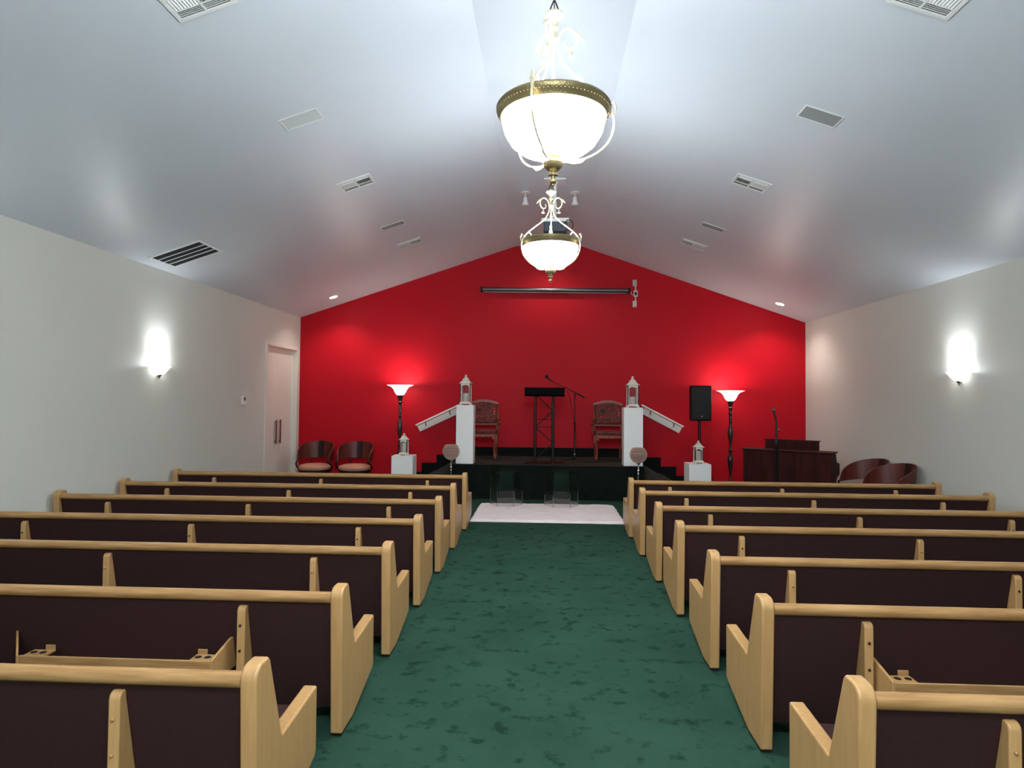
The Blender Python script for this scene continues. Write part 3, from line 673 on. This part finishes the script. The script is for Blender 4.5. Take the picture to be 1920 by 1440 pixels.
# local frame: x along the back, back at y=-.30, keyboard side +y
L2 = .72
bk = MB().box(-L2, L2, -.30, -.27, .08, .965).build('back_panel', 'piano', t, bevel=.004)
for s in (-1, 1):
    x0, x1 = (L2-.035, L2) if s > 0 else (-L2, -L2+.035)
    side = [(-.27, .0), (-.27, .965), (.02, .965), (.05, .94), (.07, .86), (.12, .80), (.27, .78), (.30, .74), (.29, .60), (.24, .57), (.10, .55), (.06, .5), (.04, .1), (.26, .07), (.26, 0)]
    MB().prism(side, x0, x1, 'x').build('side_panel', 'piano', t, bevel=.004)
MB().box(-L2-.02, L2+.02, -.33, .08, .966, .99).build('lid', 'piano', t, bevel=.006)
MB().box(-L2+.036, L2-.036, .0, .03, .08, .96).build('front_panel', 'piano', t)
MB().box(-L2+.036, L2-.036, .031, .28, .60, .635).build('key_bed', 'piano', t)
MB().box(-L2+.036, L2-.036, .12, .26, .636, .655).build('keyboard', 'white', t)
MB().box(-L2+.04, L2-.04, -.26, -.01, .02, .12).build('bottom_board', 'piano', t)
q = MB()
for k in range(5): x = -.66+k*.33; q.box(x-.02, x+.02, -.315, -.301, .1, .94)
# music desk folded up behind the lid
MB().box(-.45, .45, .06, .085, .992, 1.14).box(-.47, .47, .055, .09, 1.14, 1.158).box(-.42, .42, .05, .06, 1.04, 1.05).box(-.42, .42, .05, .06, 1.09, 1.1).box(-.45, .45, .02, .085, .9915, 1.005).build('music_desk', 'piano', t, bevel=.003)

# ---------------------------------------------------------------- tub chairs
def tub_chair(label):
    t = thing('tub_chair', (0, 0, 0), label, 'armchair', 'mahogany tub chairs')      # front faces -y
    R = .36; n = 40
    def shell(a0, a1, nn, r0, r1, name, mt, rr=R):
        q = MB(); vs = []; fs = []
        for i in range(nn+1):
            a = a0+(a1-a0)*i/nn                      # a=0 at the back (+y)
            k = abs(a)/rad(112)
            top = .60+.33*max(0, math.cos(min(1, k)*PI/2))**.55; bot = .54+.05*max(0, math.cos(min(1, k*1.05)*PI/2))
            if top < bot+.03: top = bot+.03
            lean = .045
            for r, z in ((r0, bot), (r1, bot), (r1+lean*math.cos(a), top), (r0+lean*math.cos(a), top)):
                vs.append((r*math.sin(a), r*math.cos(a), z))
        for i in range(nn):
            for j in range(4): fs.append((i*4+j, i*4+(j+1) % 4, (i+1)*4+(j+1) % 4, (i+1)*4+j))
        fs += [(0, 1, 2, 3), tuple(nn*4+j for j in (3, 2, 1, 0))]
        q.add(vs, fs); return q.build(name, mt, t)
    shell(rad(-112), rad(112), 40, R-.022, R, 'back_shell', 'tub')
    shell(rad(-9), rad(9), 6, R-.028, R+.003, 'inlay_stripe', 'tubd')
    for s in (-1, 1):
        P = catmull([(s*.30, -.17, .55), (s*.345, -.12, .50), (s*.36, -.02, .42), (s*.31, .02, .34), (s*.26, -.04, .30)], 5)
        MB().tube(P, .016, 8).build('arm_support', 'tubd', t)
        MB().tube([(s*.24, -.24, .32), (s*.27, -.28, 0)], [.025, .018], 8).build('leg', 'tubd', t)
        MB().tube([(s*.20, .22, .32), (s*.23, .29, 0)], [.025, .018], 8).build('leg', 'tubd', t)
    MB().lathe([(.0001, .30), (.28, .30), (.30, .315), (.30, .37), (.0001, .37)], seg=32).build('seat_frame', 'tubd', t)
    MB().lathe([(.0001, .371), (.29, .371), (.315, .39), (.32, .43), (.30, .46), (.22, .482), (.0001, .49)], seg=32).build('seat_cushion', 'peach', t)
    MB().tube([(-.2, .24, .34), (-.19, .31, .58)], .014, 8).tube([(.2, .24, .34), (.19, .31, .60)], .014, 8).build('back_support', 'tubd', t)
    return t
c0 = tub_chair('mahogany tub chair with peach seat beside the left door')
c0.location = (-4.66, 12.85, 0)
dup(c0, (-3.84, 12.85, 0), 'mahogany tub chair with peach seat, second from the left door')
dup(c0, (4.99, 10.40, 0), 'mahogany tub chair against right wall, nearer the piano', rz=-PI/2+.2)
dup(c0, (4.97, 9.62, 0), 'mahogany tub chair against right wall, nearer the pews', rz=-PI/2+.2)

# ---------------------------------------------------------------- rug and acrylic stands
def rug():
    nx, ny = 90, 40; x0, x1, y0, y1 = -1.10, 1.20, 9.50, 11.12
    vs = []; fs = []
    rnd = random.Random(3)
    import mathutils
    nz = mathutils.noise
    for j in range(ny+1):
        for i in range(nx+1):
            u, v = i/nx, j/ny; x = x0+(x1-x0)*u; y = y0+(y1-y0)*v
            # rounded corners and shaggy edge
            e = min(u, 1-u)*(x1-x0); f = min(v, 1-v)*(y1-y0)
            x += .018*nz.noise(Vector((y*9, 3, x*3))); y += .014*nz.noise(Vector((x*9, 7, y*3)))
            if e < .12 and f < .12: y += (.03 if v < .5 else -.03)*(1-e/.12)
            edge = min(1, min(e, f)/.05)
            z = .006+.030*edge**.5+.008*nz.noise(Vector((x*4, y*6, 0)))*edge+.005*nz.noise(Vector((x*22, y*26, 1)))*edge
            vs.append((x, y, z))
    for j in range(ny):
        for i in range(nx): a = j*(nx+1)+i; fs.append((a, a+1, a+nx+2, a+nx+1))
    # underside
    n = len(vs); vs += [(x0, y0, .001), (x1, y0, .001), (x1, y1, .001), (x0, y1, .001)]; fs.append((n+3, n+2, n+1, n))
    o = MB().add(vs, fs).build('fur_rug', 'rug'); tag(o, 'white fur rug on green carpet before the stage', 'rug')
rug()
def hexstand(x, y, z, r, h, label):
    t = thing('acrylic_stand', (x, y, z), label, 'stand', 'clear hexagonal stands on the rug')
    for k in range(6):
        a0, a1 = rad(-120+60*k), rad(-60+60*k); th = .010
        p = lambda rr, a: (rr*math.cos(a), rr*math.sin(a))
        MB().prism([p(r, a0+.003), p(r, a1-.003), p(r-th, a1-.003), p(r-th, a0+.003)], 0, h, 'z').build('panel', 'acrylic', t, smooth=False)
    for k in range(6):
        a = rad(-120+60*k); MB().tube([(r*math.cos(a), r*math.sin(a), 0), (r*math.cos(a), r*math.sin(a), h)], .0055, 6).build('edge', 'acredge', t)
    return t
hexstand(-.635, 10.84, .052, .27, .575, 'clear hexagonal acrylic stand at left end of the rug')
hexstand(.295, 10.84, .052, .28, .565, 'clear hexagonal acrylic stand right of centre on the rug')

# ---------------------------------------------------------------- pews
LY = [2.36, 3.37, 4.43, 5.51, 6.6, 7.67, 8.8]; RY = [2.35, 3.36, 4.36, 5.44, 6.45, 7.52, 8.5]
def arc(cx, cy, r, a0, a1, n=5): return [(cx+r*math.cos(rad(a0+(a1-a0)*i/n)), cy+r*math.sin(rad(a0+(a1-a0)*i/n))) for i in range(n+1)]
END = [(0.03, .02), (.23, .02), (.64, .125), (.655, .15), (.655, .44)] + [(.648, .45), (.26, .425), (.25, .43)] + [(.125, .78), (.11, .797)] + arc(.055, .742, .055, 90, 180, 6) + [(.0, .72)]
def pew_end(x0, x1, t):
    o = MB().prism(END, x0, x1, 'x').build('end_panel', 'wood', t, bevel=.009, seg=3)
    MB().box(x0+.01, x1-.01, .05, .2, 0, .02).build('foot_block', 'dark', o)
def pew(s, Y, xi, xo, fins, label, rack=None, stud_holes=0):
    """s=-1 left, +1 right; xi/xo = inner/outer |x| of the bench between the end panels"""
    t = thing('pew', (0, Y, 0), label, 'pew', 'pews left of the aisle' if s < 0 else 'pews right of the aisle')
    X = lambda a, b: tuple(sorted((s*a, s*b)))
    th = .064
    pew_end(*X(xi-th, xi), t); pew_end(*X(xo, xo+th), t)
    a, b = X(xi+.001, xo-.001)
    # cap rail: rounded oak bar
    prof = [(.035+.031*math.cos(rad(k*30))*1.0, .738+.031*math.sin(rad(k*30))) for k in range(12)]
    MB().prism(prof, a, b, 'x').build('cap_rail', 'woodx', t)
    # slanted upholstered back
    MB().prism([(.03, .715), (.062, .715), (.20, .34), (.215, .10), (.165, .10)], a, b, 'x').build('back_panel', 'fabric', t)
    MB().prism([(.066, .70), (.095, .685), (.235, .36), (.205, .35)], a, b, 'x').build('back_cushion', 'fabric', t, bevel=.008)
    MB().prism([(.21, .30), (.60, .325), (.60, .30), (.21, .27)], a, b, 'x').build('seat_board', 'woodx', t)
    MB().prism([(.21, .302), (.21, .36), (.59, .385), (.61, .37), (.61, .327)], a, b, 'x').build('seat_cushion', 'fabric', t, bevel=.012)
    for f in fins:
        x = s*f; w_ = .0225
        fn = [(.0, .02), (.165, .02), (.163, .10), (.045, .66)] + arc(.03, .66, .028, 45, 180, 5)
        fo = MB().prism([(max(p[0], .0), p[1]) for p in fn], x-w_, x+w_, 'x').build('rear_support', 'wood', t, bevel=.006)
        for z in (.588, .455):
            MB().ball((x-.002, -.001, z), .0075, 10, 6).build('screw_cap', 'woodx' if (int(f*10)+int(Y*7)) % 3 else 'dark', fo)
    if rack:
        r0, r1 = rack
        ra, rb = X(r0, r1)
        ry = -.145
        rk = MB().box(ra, rb, ry, ry+.014, .33, .455).box(ra, rb, ry+.015, .155, .33, .34)
        o = rk.build('book_rack', 'woodx', t, bevel=.003)
        for e, dr in ((ra, 1), (rb, -1)):
            # angled cheek running back to the pew and a block drilled for two cups
            MB().prism([(ry-.0, .33), (ry, .458), (.05, .50), (.13, .50), (.155, .33)], e-.006*dr-.007, e-.006*dr+.007, 'x').xf(Matrix(((1, (-.85*dr if abs(e) > 2.2 else 0), 0, (.85*dr*ry if abs(e) > 2.2 else 0)), (0, 1, 0, 0), (0, 0, 1, 0), (0, 0, 0, 1)))).build('rack_end', 'wood', o, bevel=.003)
            hb = MB(); x0, x1 = sorted((e+.012*dr, e+.118*dr)); hb.box(x0, x1, ry+.016, ry+.095, .44, .453)
            hb.box(x0+.055 if dr > 0 else x0, x1 if dr > 0 else x1-.055, ry+.1, ry+.108, .44, .475)
            hb.build('cup_block', 'woodx', o, bevel=.002)
            for cx in (e+.04*dr, e+.09*dr):
                MB().lathe([(.0001, .4535), (.017, .4535), (.017, .4541), (.0001, .4545)], (cx, ry+.055, 0), 16).build('cup_hole', 'dark', o)
ordn = ['nearest', 'second nearest', 'third nearest', 'middle', 'third from the front', 'second from the front', 'frontmost']
extra_l = ['cut off below', 'with book rack', 'third row', 'fourth row', 'fifth row', 'sixth row', 'before tub chairs']
extra_r = ['cut off below', 'with book rack', 'third row', 'fourth row', 'fifth row', 'sixth row', 'before the piano']
for i, Y in enumerate(LY):
    pew(-1, Y, 1.128, 5.17, (1.612, 3.11, 4.64), f'{ordn[i]} oak-framed pew left of the aisle, {extra_l[i]}', rack=(1.70, 2.72) if i == 1 else None)
for i, Y in enumerate(RY):
    pew(1, Y, 1.182, 5.03, (1.652, 3.095, 4.53), f'{ordn[i]} oak-framed pew right of the aisle, {extra_r[i]}', rack=(1.70, 2.72) if i == 1 else None)
